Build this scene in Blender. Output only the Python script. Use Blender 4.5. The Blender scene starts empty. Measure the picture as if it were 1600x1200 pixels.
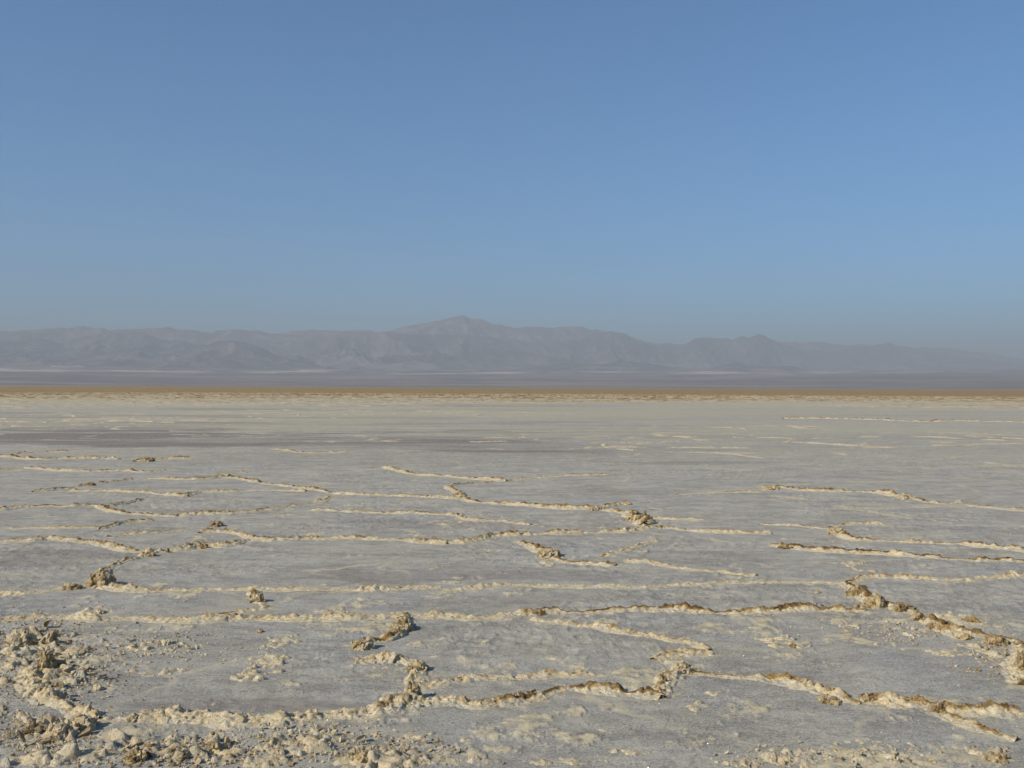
import bpy, math, random
import numpy as np
from mathutils import Matrix, Vector

# ------------------------------------------------------------------ camera, sky, sun, exposure
CAMH, F = 1.65, 1555.0            # eye height (m); focal length in pixels of a 1600 px wide frame
sc = bpy.context.scene
cam = bpy.data.cameras.new('camera'); cam.sensor_width = 36; cam.lens = 35.0
cam.clip_start = 0.1; cam.clip_end = 60000
co = bpy.data.objects.new('camera', cam); sc.collection.objects.link(co)
pitch = math.atan(4.3 / F); roll = 0.0038
co.matrix_world = Matrix.Translation((0, 0, CAMH)) @ Matrix.Rotation(math.pi/2 + pitch, 4, 'X') @ Matrix.Rotation(roll, 4, 'Z')
sc.camera = co

SUN_EL = math.radians(33); to_sun = Vector((-0.84, -0.54, 0)).normalized() * math.cos(SUN_EL); to_sun.z = math.sin(SUN_EL)
world = bpy.data.worlds.new('World'); sc.world = world; world.use_nodes = True
nt = world.node_tree; nt.nodes.clear()
sky = nt.nodes.new('ShaderNodeTexSky'); sky.sky_type = 'NISHITA'; sky.sun_disc = False
sky.sun_elevation = SUN_EL; sky.sun_rotation = math.atan2(to_sun.x, to_sun.y)
sky.air_density = 1.15; sky.dust_density = 0.0; sky.ozone_density = 9.0; sky.altitude = 2500
bg = nt.nodes.new('ShaderNodeBackground'); bg.inputs['Strength'].default_value = 0.108
wo = nt.nodes.new('ShaderNodeOutputWorld')
wb = nt.nodes.new('ShaderNodeMix'); wb.data_type = 'RGBA'; wb.blend_type = 'MULTIPLY'; wb.inputs[0].default_value = 1; wb.inputs[7].default_value = (0.67, 0.99, 0.97, 1)   # the camera's white balance
nt.links.new(sky.outputs[0], wb.inputs[6]); nt.links.new(wb.outputs[2], bg.inputs[0]); nt.links.new(bg.outputs[0], wo.inputs[0])
sun = bpy.data.lights.new('sun', 'SUN'); sun.energy = 4.8; sun.angle = math.radians(0.5); sun.color = (1.0, 0.91, 0.78)
so = bpy.data.objects.new('sun', sun); sc.collection.objects.link(so)
so.rotation_euler = to_sun.to_track_quat('Z', 'Y').to_euler()
sc.view_settings.view_transform = 'Standard'; sc.view_settings.look = 'None'
sc.view_settings.exposure = 0.28; sc.view_settings.gamma = 1.0
sc.cycles.volume_bounces = 1; sc.cycles.max_bounces = 6
HAZE_DENSITY = 2.3e-4; HAZE_COLOR = (0.465, 0.530, 0.585)

# ------------------------------------------------------------------ noise
def _hash(ix, iy, iz, seed):
    h = (ix.astype(np.int64) * 374761393 + iy.astype(np.int64) * 668265263 + iz.astype(np.int64) * 2147483647 + seed * 974634777) & 0xFFFFFFFF
    h = ((h ^ (h >> 13)) * 1274126177) & 0xFFFFFFFF
    h = ((h ^ (h >> 16)) * 2246822519) & 0xFFFFFFFF
    return ((h ^ (h >> 15)) & 0xFFFFFF) / float(0xFFFFFF)
def vn2(x, y, seed=0):
    ix = np.floor(x); iy = np.floor(y); fx = x - ix; fy = y - iy
    fx = fx*fx*fx*(fx*(fx*6-15)+10); fy = fy*fy*fy*(fy*(fy*6-15)+10)
    z = np.zeros_like(ix)
    a = _hash(ix, iy, z, seed); b = _hash(ix+1, iy, z, seed); c = _hash(ix, iy+1, z, seed); d = _hash(ix+1, iy+1, z, seed)
    return (a*(1-fx)+b*fx)*(1-fy) + (c*(1-fx)+d*fx)*fy
def vn3(p, seed=0):
    i = np.floor(p); f = p - i; f = f*f*(3-2*f); r = 0
    for dx in (0, 1):
        for dy in (0, 1):
            for dz in (0, 1):
                w = (f[..., 0] if dx else 1-f[..., 0])*(f[..., 1] if dy else 1-f[..., 1])*(f[..., 2] if dz else 1-f[..., 2])
                r = r + w*_hash(i[..., 0]+dx, i[..., 1]+dy, i[..., 2]+dz, seed)
    return r
def fbm(x, y, scale, octs=4, seed=0, gain=0.5):
    r = 0; a = 1; t = 0; s = scale
    for k in range(octs):
        c, d = math.cos(0.7+k*1.3), math.sin(0.7+k*1.3)
        r = r + a*vn2((x*c-y*d)/s, (x*d+y*c)/s, seed+k*17); t += a; a *= gain; s *= 0.48
    return r/t
def ridged(x, y, scale, octs=5, seed=0):
    r = 0; a = 1; t = 0; s = scale
    for k in range(octs):
        c, d = math.cos(0.3+k*1.1), math.sin(0.3+k*1.1)
        r = r + a*(1-np.abs(2*vn2((x*c-y*d)/s, (x*d+y*c)/s, seed+k*13)-1)); t += a; a *= 0.5; s *= 0.5
    return r/t
def plates(x, y, S, seed):
    """broken slabs: cells that each have a height and a tilt of their own, with cracks between"""
    x = x+S*.5*(vn2(x/S*1.3, y/S*1.3, seed+1)-.5); y = y+S*.5*(vn2(x/S*1.3, y/S*1.3, seed+2)-.5)
    gx = np.floor(x/S); gy = np.floor(y/S); z = gx*0
    f1 = np.full(x.shape, 99.); f2 = f1.copy(); hh = f1*0
    for dx in (-1, 0, 1):
        for dy in (-1, 0, 1):
            jx = _hash(gx+dx, gy+dy, z, seed+3); jy = _hash(gx+dx, gy+dy, z, seed+4)
            ox = x-(gx+dx+jx)*S; oy = y-(gy+dy+jy)*S; q = np.hypot(ox, oy)/S
            h = _hash(gx+dx, gy+dy, z, seed+5)+2.2*((_hash(gx+dx, gy+dy, z, seed+6)-.5)*ox+(_hash(gx+dx, gy+dy, z, seed+7)-.5)*oy)/S
            c = q < f1; hh = np.where(c, h, hh); f2 = np.where(c, f1, np.minimum(f2, q)); f1 = np.where(c, q, f1)
    return hh, np.clip((f2-f1)*5, 0, 1)
def sm(a, b, x):
    t = np.clip((x-a)/(b-a), 0, 1); return t*t*(3-2*t)

# ------------------------------------------------------------------ mesh helpers
def mesh_obj(name, verts, faces, mat, attrs=None, parent=None, smooth=True):
    me = bpy.data.meshes.new(name)
    verts = np.asarray(verts, np.float32); faces = np.asarray(faces, np.int32)
    nv, nf, k = len(verts), len(faces), faces.shape[1]
    me.vertices.add(nv); me.vertices.foreach_set('co', verts.ravel())
    me.loops.add(nf*k); me.loops.foreach_set('vertex_index', faces.ravel())
    me.polygons.add(nf); me.polygons.foreach_set('loop_start', np.arange(0, nf*k, k, dtype=np.int32))
    me.polygons.foreach_set('use_smooth', np.full(nf, smooth))
    me.update(calc_edges=True)
    for n, v in (attrs or {}).items():
        at = me.attributes.new(n, 'FLOAT', 'POINT'); at.data.foreach_set('value', np.asarray(v, np.float32))
    me.materials.append(mat)
    o = bpy.data.objects.new(name, me); sc.collection.objects.link(o)
    if parent: o.parent = parent
    return o
def grid_faces(nr, nc, wrap=False):
    i, j = np.meshgrid(np.arange(nr-1), np.arange(nc if wrap else nc-1), indexing='ij')
    a = i*nc+j; b = i*nc+(j+1) % nc
    return np.stack([a, b, b+nc, a+nc], -1).reshape(-1, 4)
def tag(o, label=None, cat=None, group=None, kind=None):
    if label: o['label'] = label
    if cat: o['category'] = cat
    if group: o['group'] = group
    if kind: o['kind'] = kind
    return o
def horizon_y(px): return 604.3 + (px-800)*roll
def gp(px, py):
    """ground point seen at a pixel of the 1600x1200 photograph"""
    d = CAMH*F/(py-horizon_y(px)); return ((px-800)/F*d, d)

# ------------------------------------------------------------------ node helpers
def new_mat(name):
    m = bpy.data.materials.new(name); m.use_nodes = True; t = m.node_tree
    bs = t.nodes['Principled BSDF']; bs.inputs['Roughness'].default_value = 0.9
    bs.inputs['Specular IOR Level'].default_value = 0.25
    return m, t, bs
def N(t, kind, **kw):
    n = t.nodes.new(kind)
    for k, v in kw.items(): setattr(n, k, v)
    return n
def noise(t, scale, detail=4, rough=0.55, vec=None, dist=0.0):
    n = N(t, 'ShaderNodeTexNoise'); n.inputs['Scale'].default_value = scale; n.inputs['Detail'].default_value = detail
    n.inputs['Roughness'].default_value = rough; n.inputs['Distortion'].default_value = dist
    if vec is not None: t.links.new(vec, n.inputs['Vector'])
    return n.outputs['Fac']
def ramp(t, fac, *stops):
    n = N(t, 'ShaderNodeValToRGB'); e = n.color_ramp.elements
    while len(e) < len(stops): e.new(0.5)
    for el, (p, c) in zip(e, stops):
        el.position = p; el.color = (*c, 1) if len(c) == 3 else c
    t.links.new(fac, n.inputs[0]); return n.outputs[0]
def val(t, fac, a, b):
    n = N(t, 'ShaderNodeMapRange'); n.inputs[1].default_value = a; n.inputs[2].default_value = b
    t.links.new(fac, n.inputs[0]); return n.outputs[0]
def math2(t, op, a, b):
    n = N(t, 'ShaderNodeMath', operation=op)
    for i, v in enumerate((a, b)):
        if isinstance(v, (int, float)): n.inputs[i].default_value = v
        else: t.links.new(v, n.inputs[i])
    return n.outputs[0]
def mix(t, fac, a, b, mode='MIX'):
    n = N(t, 'ShaderNodeMix', data_type='RGBA', blend_type=mode)
    for i, v in ((0, fac), (6, a), (7, b)):
        if isinstance(v, (int, float)): n.inputs[i].default_value = v
        elif isinstance(v, tuple): n.inputs[i].default_value = (*v, 1)
        else: t.links.new(v, n.inputs[i])
    return n.outputs[2]
def attr(t, name): return N(t, 'ShaderNodeAttribute', attribute_name=name).outputs['Fac']
def pos(t): return N(t, 'ShaderNodeNewGeometry').outputs['Position']
def bump(t, bs, h, strength, dist):
    n = N(t, 'ShaderNodeBump'); n.inputs['Strength'].default_value = strength; n.inputs['Distance'].default_value = dist
    t.links.new(h, n.inputs['Height']); t.links.new(n.outputs[0], bs.inputs['Normal'])

# colours (linear albedo)
GREY = (0.400, 0.370, 0.288); GREYL = (0.565, 0.525, 0.41); GREYD = (0.255, 0.240, 0.197)
WET = (0.180, 0.152, 0.128); WARM = (0.36, 0.335, 0.28)
CREAM = (0.545, 0.435, 0.235); PALE = (0.64, 0.56, 0.375); OCHRE = (0.31, 0.205, 0.075); BROWN = (0.11, 0.066, 0.026)

# ------------------------------------------------------------------ materials
def salt_flat_material():
    m, t, bs = new_mat('salt_flat'); p = pos(t)
    big = noise(t, 0.8, 6, 0.6, p, 0.6); mid = noise(t, 9, 6, 0.65, p); fine = noise(t, 62, 8, 0.85, p); grit = noise(t, 210, 2, 0.6, p)
    c = ramp(t, big, (0.30, GREYD), (0.47, GREY), (0.62, (0.315, 0.315, 0.31)), (0.8, GREYL))
    sx = N(t, 'ShaderNodeVectorMath', operation='MULTIPLY'); t.links.new(p, sx.inputs[0]); sx.inputs[1].default_value = (0.45, 1, 1)
    streak = noise(t, 5, 6, 0.7, sx.outputs[0], 0.8)
    c = mix(t, val(t, mid, 0.38, 0.66), mix(t, 0.5, c, GREYD), mix(t, 0.4, c, GREYL))
    c = mix(t, math2(t, 'MULTIPLY', val(t, streak, 0.54, 0.70), 0.55), c, (0.50, 0.485, 0.43))
    c = mix(t, math2(t, 'MULTIPLY', val(t, streak, 0.44, 0.32), 0.55), c, (0.19, 0.175, 0.165))
    c = mix(t, math2(t, 'MULTIPLY', val(t, fine, 0.515, 0.60), 0.75), c, (0.60, 0.575, 0.50))
    c = mix(t, math2(t, 'MULTIPLY', val(t, fine, 0.485, 0.40), 0.80), c, (0.15, 0.135, 0.12))
    c = mix(t, math2(t, 'MULTIPLY', val(t, grit, 0.54, 0.68), 0.5), c, (0.12, 0.11, 0.10))
    c = mix(t, math2(t, 'MULTIPLY', val(t, noise(t, 110, 1, 0.5, p), 0.60, 0.72), 0.7), c, (0.66, 0.65, 0.60))
    c = mix(t, math2(t, 'MULTIPLY', val(t, noise(t, 2.2, 5, 0.6, p, 1.0), 0.52, 0.68), 0.35), c, (0.27, 0.225, 0.18))
    gr_ = noise(t, 2.6, 12, 0.85, sx.outputs[0], 0.3)
    c = mix(t, math2(t, 'MULTIPLY', val(t, gr_, 0.50, 0.60), 0.45), c, (0.56, 0.53, 0.43))
    c = mix(t, math2(t, 'MULTIPLY', val(t, gr_, 0.49, 0.40), 0.45), c, (0.20, 0.18, 0.155))
    st = math2(t, 'ADD', noise(t, 1.3, 7, 0.72, sx.outputs[0], 1.2), math2(t, 'MULTIPLY', math2(t, 'SUBTRACT', fine, 0.5), 0.5))
    c = mix(t, math2(t, 'MULTIPLY', val(t, st, 0.52, 0.68), 0.42), c, (0.53, 0.465, 0.31))
    c = mix(t, math2(t, 'MULTIPLY', val(t, noise(t, 24, 5, 0.75, sx.outputs[0], 0.5), 0.57, 0.68), 0.40), c, (0.62, 0.57, 0.43))

    vd = N(t, 'ShaderNodeVectorMath', operation='ADD'); t.links.new(p, vd.inputs[0])
    ns = N(t, 'ShaderNodeTexNoise'); ns.inputs['Scale'].default_value = 1.7; ns.inputs['Detail'].default_value = 6; t.links.new(p, ns.inputs['Vector'])
    nm_ = N(t, 'ShaderNodeVectorMath', operation='MULTIPLY'); t.links.new(ns.outputs['Color'], nm_.inputs[0]); nm_.inputs[1].default_value = (0.9, 0.9, 0.0); t.links.new(nm_.outputs[0], vd.inputs[1])
    vo = N(t, 'ShaderNodeTexVoronoi', feature='DISTANCE_TO_EDGE', voronoi_dimensions='2D'); vo.inputs['Scale'].default_value = 0.85; t.links.new(vd.outputs[0], vo.inputs['Vector'])
    hair = math2(t, 'MULTIPLY', val(t, math2(t, 'ADD', vo.outputs['Distance'], math2(t, 'MULTIPLY', fine, 0.03)), 0.050, 0.018), val(t, noise(t, 1.1, 4, 0.6, p), 0.50, 0.60))
    c = mix(t, math2(t, 'MULTIPLY', hair, 0.75), c, (0.60, 0.52, 0.35))
    c = mix(t, attr(t, 'wet'), c, mix(t, val(t, mid, 0.35, 0.65), WET, (0.285, 0.25, 0.215)))
    c = mix(t, attr(t, 'warm'), c, mix(t, val(t, mid, 0.3, 0.7), (0.32, 0.285, 0.195), (0.55, 0.495, 0.335)))
    cr = mix(t, val(t, mid, 0.35, 0.65), CREAM, PALE)
    crm = val(t, math2(t, 'ADD', attr(t, 'crust'), math2(t, 'MULTIPLY', math2(t, 'ADD', math2(t, 'SUBTRACT', fine, 0.5), math2(t, 'SUBTRACT', mid, 0.5)), 2.0)), 0.34, 0.70)
    c = mix(t, crm, c, cr)
    br = mix(t, val(t, mid, 0.3, 0.7), (0.20, 0.115, 0.025), (0.36, 0.22, 0.055))
    c = mix(t, attr(t, 'brown'), c, br)
    t.links.new(c, bs.inputs['Base Color'])
    h = math2(t, 'ADD', math2(t, 'MULTIPLY', mid, 0.5), math2(t, 'ADD', math2(t, 'MULTIPLY', fine, 0.35), math2(t, 'MULTIPLY', grit, 0.2)))
    bump(t, bs, h, 1.0, 0.016)
    return m
def salt_material():
    m, t, bs = new_mat('salt_crust'); p = pos(t)
    mid = noise(t, 14, 5, 0.65, p); fine = noise(t, 90, 4, 0.7, p); lo = noise(t, 3, 3, 0.5, p)
    c = mix(t, val(t, mid, 0.35, 0.68), CREAM, PALE)
    c = mix(t, math2(t, 'MULTIPLY', val(t, lo, 0.45, 0.7), 0.5), c, (0.47, 0.35, 0.19))
    c = mix(t, math2(t, 'MULTIPLY', val(t, fine, 0.52, 0.66), 0.75), c, (0.23, 0.165, 0.095))
    c = mix(t, math2(t, 'MULTIPLY', val(t, noise(t, 40, 4, 0.75, p), 0.50, 0.36), 0.7), c, (0.72, 0.66, 0.53))
    c = mix(t, math2(t, 'MULTIPLY', val(t, noise(t, 26, 4, 0.65, p), 0.53, 0.66), 0.7), c, (0.36, 0.33, 0.28))
    b = math2(t, 'ADD', attr(t, 'brown'), math2(t, 'MULTIPLY', math2(t, 'SUBTRACT', noise(t, 30, 4, 0.7, p), 0.5), 0.9))
    b = math2(t, 'ADD', b, math2(t, 'MULTIPLY', math2(t, 'SUBTRACT', fine, 0.5), 0.9))
    c = mix(t, val(t, b, 0.18, 0.68), c, OCHRE)
    c = mix(t, val(t, b, 0.58, 1.12), c, BROWN)
    c = mix(t, attr(t, 'grey'), c, mix(t, val(t, fine, 0.35, 0.65), GREYD, GREYL))
    t.links.new(c, bs.inputs['Base Color'])
    h = math2(t, 'ADD', math2(t, 'MULTIPLY', mid, 0.6), math2(t, 'MULTIPLY', fine, 0.4))
    bump(t, bs, h, 1.0, 0.02)
    return m
def rock_material(name, c0, c1, c2, s):
    m, t, bs = new_mat(name); p = pos(t)
    c = ramp(t, noise(t, s, 8, 0.62, p, 0.5), (0.3, c0), (0.5, c1), (0.7, c2))
    c = mix(t, attr(t, 'pale'), c, (0.58, 0.47, 0.41))
    t.links.new(c, bs.inputs['Base Color']); bs.inputs['Specular IOR Level'].default_value = 0.1
    return m
M_FLAT = salt_flat_material(); M_SALT = salt_material()
M_HILL = rock_material('desert_rock', (0.04, 0.03, 0.032), (0.15, 0.105, 0.10), (0.34, 0.25, 0.22), 0.007)
M_DARK_HAZESTEP = rock_material('dark_rock_and_haze_step', (0.03, 0.023, 0.026), (0.09, 0.066, 0.064), (0.22, 0.16, 0.145), 0.007)  # own dark rock of the hills; on the nearer range, painted haze contrast
M_PLAIN = rock_material('gravel_plain', (0.10, 0.08, 0.07), (0.15, 0.12, 0.105), (0.23, 0.185, 0.16), 0.003)
M_CRY, t_, b_ = new_mat('salt_crystal'); b_.inputs['Base Color'].default_value = (0.95, 0.95, 0.95, 1)
b_.inputs['Metallic'].default_value = 0.9; b_.inputs['Roughness'].default_value = 0.45
_n = noise(t_, 300, 2, 0.5, pos(t_)); bump(t_, b_, _n, 0.2, 0.001)

# ------------------------------------------------------------------ traced ridges
# (key, points in photo pixels, height m, width m, brownness, label)
RIDGES = [
 ([(45,1046),(47,1060),(42,1075),(60,1090),(85,1101),(112,1113),(135,1122),(150,1129)], .085,.20,.25,'bulging tan salt ridge curving down along the lower left rubble'),
 ([(150,1129),(190,1125),(230,1121),(262,1117),(300,1119),(350,1127),(400,1129),(440,1129),(480,1123),(530,1118),(580,1115),(605,1109)], .075,.22,.1,'thick smooth cream ridge running along the front above the bottom rubble'),
 ([(590,1112),(610,1106),(640,1104),(680,1100),(720,1098),(745,1102),(775,1099)], .075,.22,.3,'lumpy cream ridge with folded side below the dark upright clump'),
 ([(775,1099),(810,1094),(850,1086),(878,1079),(900,1076),(940,1080),(980,1084),(1020,1088),(1035,1091)], .065,.20,.85,'cream front ridge with a straight dark brown crest in the lower middle'),
 ([(645,1100),(646,1085),(650,1068),(656,1050),(650,1038),(632,1029),(600,1027),(555,1030)], .06,.20,.35,'hooked ridge climbing beside the dark upright clump'),
 ([(668,1072),(700,1067),(740,1061),(780,1059),(830,1057),(880,1055),(930,1053)], .05,.16,.25,'short pale ridge lying above the dark crested front ridge'),
 ([(1035,1091),(1032,1078),(1045,1066),(1065,1056),(1085,1052),(1130,1055),(1200,1062),(1240,1071),(1280,1082),(1320,1092),(1345,1096)], .07,.18,.45,'ridge arching right from the pointed mound at lower centre'),
 ([(1345,1090),(1380,1094),(1420,1098),(1450,1102),(1490,1112),(1540,1115),(1600,1117)], .07,.20,.75,'brown crested ridge reaching the lower right edge'),
 ([(1465,1110),(1490,1121),(1515,1133),(1550,1146),(1590,1156)], .045,.16,.5,'low olive ridge slanting down under the lower right ridge'),
 ([(0,973),(60,968),(110,965),(150,970),(200,967),(260,970),(310,972),(360,968),(410,966),(460,968),(530,967),(600,965),(640,963)], .055,.24,.2,'long ochre cream ridge left of the knotted clump, above the rubble'),
 ([(640,963),(700,963),(750,965),(800,962),(830,959)], .05,.22,.25,'plain cream stretch of long ridge right of the knotted clump'),
 ([(820,961),(850,957),(900,958),(950,956),(1000,954),(1060,953),(1110,957),(1180,956),(1240,953),(1300,955),(1350,954)], .06,.20,.95,'long straight ridge with dark brown crest ending at the brown lumps'),
 ([(330,963),(360,959),(395,953),(422,950),(410,940),(404,930),(402,922)], .05,.16,.5,'small crooked ridge joining the two long ridges on the left'),
 ([(632,962),(628,975),(624,988),(600,997),(575,1002),(556,1008)], .07,.18,.5,'knotted lumpy ridge hanging below the long ridge at left centre'),
 ([(830,968),(900,976),(950,983),(1000,990),(1040,996),(1080,1003),(1105,1016)], .035,.16,.25,'thin faint ridge slanting down right below the dark crested long ridge'),
 ([(1025,1032),(1050,1027),(1080,1023),(1115,1021)], .045,.18,.3,'short stubby ridge just above the pointed mound'),
 ([(0,930),(50,927),(95,921),(125,915),(150,912)], .05,.20,.25,'cream ridge from left edge to the big shaggy clump'),
 ([(150,912),(158,900),(168,889),(190,879),(215,872),(235,866),(245,861)], .06,.16,.45,'rough olive ridge climbing right from the big shaggy clump'),
 ([(245,861),(265,861),(300,857),(325,853),(350,854),(372,850),(392,844)], .055,.20,.3,'cream ridge behind the dark clumps, rising to the upper long ridge'),
 ([(150,912),(180,921),(230,925),(300,923),(380,921),(460,922),(540,921),(600,921),(645,919),(690,918)], .05,.20,.35,'long straight cream ridge starting right of the shaggy clump'),
 ([(695,923),(725,921),(760,917),(800,915),(850,917),(900,917),(985,916)], .045,.20,.1,'pale smooth middle stretch of long ridge in front of the grey pans'),
 ([(1000,918),(1060,915),(1110,914)], .028,.16,.1,'short faint cream ridge right of the smooth middle stretch'),
 ([(1120,912),(1210,910),(1290,911),(1322,914)], .028,.16,.2,'thin ridge running into the top of the brown lumpy ridge'),
 ([(1322,914),(1340,925),(1360,940),(1380,948),(1412,953),(1440,965),(1465,977),(1485,988)], .085,.22,.8,'brown lumpy ridge descending right in a broken chain'),
 ([(1470,990),(1500,991),(1540,995),(1575,1001),(1598,1012),(1600,1040),(1598,1070)], .07,.22,.6,'brown ridge bending down at the right edge'),
 ([(1330,908),(1360,903),(1400,902),(1440,904),(1500,906),(1560,902),(1605,899)], .05,.20,.35,'cream ridge leading right from the top of the brown lumpy ridge'),
 ([(1205,853),(1240,857),(1290,862),(1350,865),(1400,868),(1450,872),(1500,875),(1560,876),(1605,878)], .055,.20,.7,'long right-hand ridge with dark crumbs along its yellow crest'),
 ([(1190,818),(1240,821),(1280,826),(1300,828)], .045,.20,.3,'short cream ridge entering the forked bend on the right'),
 ([(1300,828),(1310,833),(1325,842),(1345,845),(1400,846),(1450,849),(1500,851),(1560,857),(1605,862)], .05,.20,.45,'ridge leaving the forked bend along the blue grey pan to the right edge'),
 ([(1298,824),(1330,820),(1380,819)], .04,.16,.2,'bright upper branch of the forked bend on the right'),
 ([(1060,827),(1100,831),(1150,833),(1205,834)], .045,.2,.2,'yellow cream ridge right of the dark junction clump'),
 ([(980,877),(1020,880),(1060,886),(1110,892),(1150,897),(1182,900)], .035,.18,.35,'thin isolated ridge slanting across the middle grey pan'),
 ([(0,847),(55,846),(75,842),(120,845),(160,851),(200,859),(245,862)], .05,.22,.35,'left ridge sloping down toward the dark clumps'),
 ([(175,839),(200,835),(250,831),(290,828)], .035,.16,.35,'small faint ridge above the dark clumps'),
 ([(315,833),(340,831),(380,836),(402,843),(430,844),(480,842),(540,841),(600,844),(660,847),(700,849)], .055,.22,.3,'long crumbly cream ridge left of the centre bend'),
 ([(700,849),(740,846),(770,838),(810,837),(860,834),(920,832),(975,831),(1000,827),(1030,824),(1070,827)], .055,.2,.35,'crumbly cream ridge rising right into the dark junction clump'),
 ([(812,847),(832,854),(850,863),(870,871),(888,878),(930,881),(962,884)], .06,.22,.45,'short rugged ridge with a brown mound in the middle pan'),
 ([(940,870),(980,861),(1005,853),(1032,844)], .035,.16,.2,'faint ridge slanting up right of the brown mound'),
 ([(15,826),(60,825),(110,825),(155,823)], .035,.16,.25,'thin cream ridge alone in the left grey pan'),
 ([(160,827),(190,818),(205,815),(240,812)], .04,.14,.6,'small dark specked ridge right of the thin left ridge'),
 ([(0,797),(30,794),(60,792),(110,791),(145,790),(165,796),(195,802),(240,804),(280,806)], .055,.22,.45,'brown topped ridge curving from the left edge round a pan'),
 ([(280,806),(330,803),(380,801),(430,795),(470,789),(505,783),(520,776)], .05,.22,.35,'curving ridge closing the right end of the oval pan'),
 ([(172,791),(205,785),(228,780)], .05,.16,.6,'short dark spur above the oval pan ridge'),
 ([(110,768),(180,768),(240,771),(282,775),(297,773),(312,769),(360,768),(430,766),(480,767)], .045,.2,.25,'pale broken ridge along the upper side of the oval pan'),
 ([(55,769),(110,763),(140,758),(165,755),(208,749)], .06,.2,.65,'dark crumbly ridge rising left of the far small pan'),
 ([(232,748),(300,749),(340,746),(365,740),(388,738)], .05,.2,.4,'far ridge bending up behind the small pan'),
 ([(345,745),(375,748),(400,754),(450,760),(485,764),(515,769)], .05,.22,.5,'sandy ridge descending right to the tip of the oval pan'),
 ([(520,771),(560,773),(620,775),(680,777),(722,779)], .05,.22,.3,'cream ridge running right from the tip of the oval pan'),
 ([(490,797),(530,799),(580,801),(650,802),(700,804),(720,806)], .045,.2,.35,'ridge in the middle distance ending in a small brown knot'),
 ([(718,805),(735,813),(780,815),(832,820)], .035,.18,.2,'faint tail ridge after the small brown knot'),
 ([(600,730),(620,735),(650,741),(700,745),(745,749),(792,752)], .06,.24,.4,'farther ridge starting abruptly in the middle and sloping right'),
 ([(800,751),(830,748),(880,744),(950,742)], .04,.22,.25,'thin far ridge beyond the middle slope'),
 ([(770,752),(735,755),(703,760),(710,768),(718,777)], .05,.22,.4,'short crooked ridge linking two middle distance ridges'),
 ([(718,777),(740,783),(762,786),(800,789),(850,793),(900,795),(930,796),(965,800),(988,804)], .065,.24,.45,'sandy ridge running right into the big junction clump'),
 ([(932,796),(960,790),(988,786)], .06,.2,.35,'short upper branch before the big junction clump'),
 ([(985,803),(1000,812),(1008,820)], .09,.3,.6,'stout brown ridge joining the junction clumps'),
 ([(1010,809),(1050,811),(1100,812)], .03,.2,.2,'faint ridge right of the big junction clump'),
 ([(1060,773),(1120,770),(1190,768)], .03,.25,.3,'low tan ridge left of the far right chain'),
 ([(1190,762),(1225,763),(1260,767),(1310,768),(1370,770),(1400,775),(1425,776)], .06,.26,.5,'tan ridge chain in the far right pans'),
 ([(1425,779),(1440,783),(1480,788),(1540,793),(1605,796)], .04,.24,.45,'thin brown ridge trailing to the right edge'),
 ([(0,713),(20,715),(55,718),(110,717),(160,716),(188,717)], .075,.35,.55,'far brown rubble ridge at the left edge'),
 ([(215,721),(245,718),(300,716)], .06,.3,.5,'far broken ridge ending the left rubble row'),
 ([(30,709),(70,706),(108,705)], .045,.3,.6,'most distant dark ridge at the left'),
 ([(0,735),(40,731),(70,734),(110,737),(190,736),(228,738),(262,735)], .06,.3,.4,'golden ridge in front of the far left rubble row'),
 ([(430,702),(480,707),(510,707),(545,706)], .05,.4,.3,'small golden ridge in the purple wet band'),
 ([(1225,654),(1260,654),(1330,655),(1400,657)], .11,.6,.5,'distant speckled ridge on the right far flat'),
 ([(1388,657),(1450,659),(1500,658),(1605,660)], .10,.6,.4,'distant thin ridge reaching the right edge'),
 ([(1500,696),(1540,694),(1605,693)], .035,.4,.15,'pale hairline ridge far right beside the wet pan'),
 ([(0,789),(0,789.5),(-40,795)], .05,.2,.4,None),
]
RIDGES = [r for r in RIDGES if r[4]]

def ground_z(x, y):
    r = np.hypot(x, y)
    fade = np.clip(1.6-r/40, 0, 1)
    zone = sm(0.42, 0.62, fbm(x, y, 1.3, 3, 11))
    return (0.020*(fbm(x, y, 1.6, 3, 5)-0.5) + 0.012*(fbm(x, y, 0.22, 4, 9)-0.5)*fade + 0.020*zone*fade*(ridged(x, y, 0.10, 4, 13)-0.55))

def resample(pts, step):
    p = np.array([gp(*q) for q in pts])
    # Catmull-Rom through the traced points
    P = np.vstack([2*p[0]-p[1], p, 2*p[-1]-p[-2]]); out = []
    for i in range(1, len(P)-2):
        n = max(2, int(np.linalg.norm(P[i+1]-P[i])/0.05)); u = np.linspace(0, 1, n, endpoint=False)[:, None]
        out.append(0.5*((2*P[i]) + (-P[i-1]+P[i+1])*u + (2*P[i-1]-5*P[i]+4*P[i+1]-P[i+2])*u**2 + (-P[i-1]+3*P[i]-3*P[i+1]+P[i+2])*u**3))
    out.append(p[-1:]); c = np.vstack(out)
    L = np.concatenate([[0], np.cumsum(np.linalg.norm(np.diff(c, axis=0), axis=1))])
    n = max(8, int(L[-1]/step)); s = np.linspace(0, L[-1], n)
    return np.stack([np.interp(s, L, c[:, 0]), np.interp(s, L, c[:, 1])], 1), s

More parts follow.
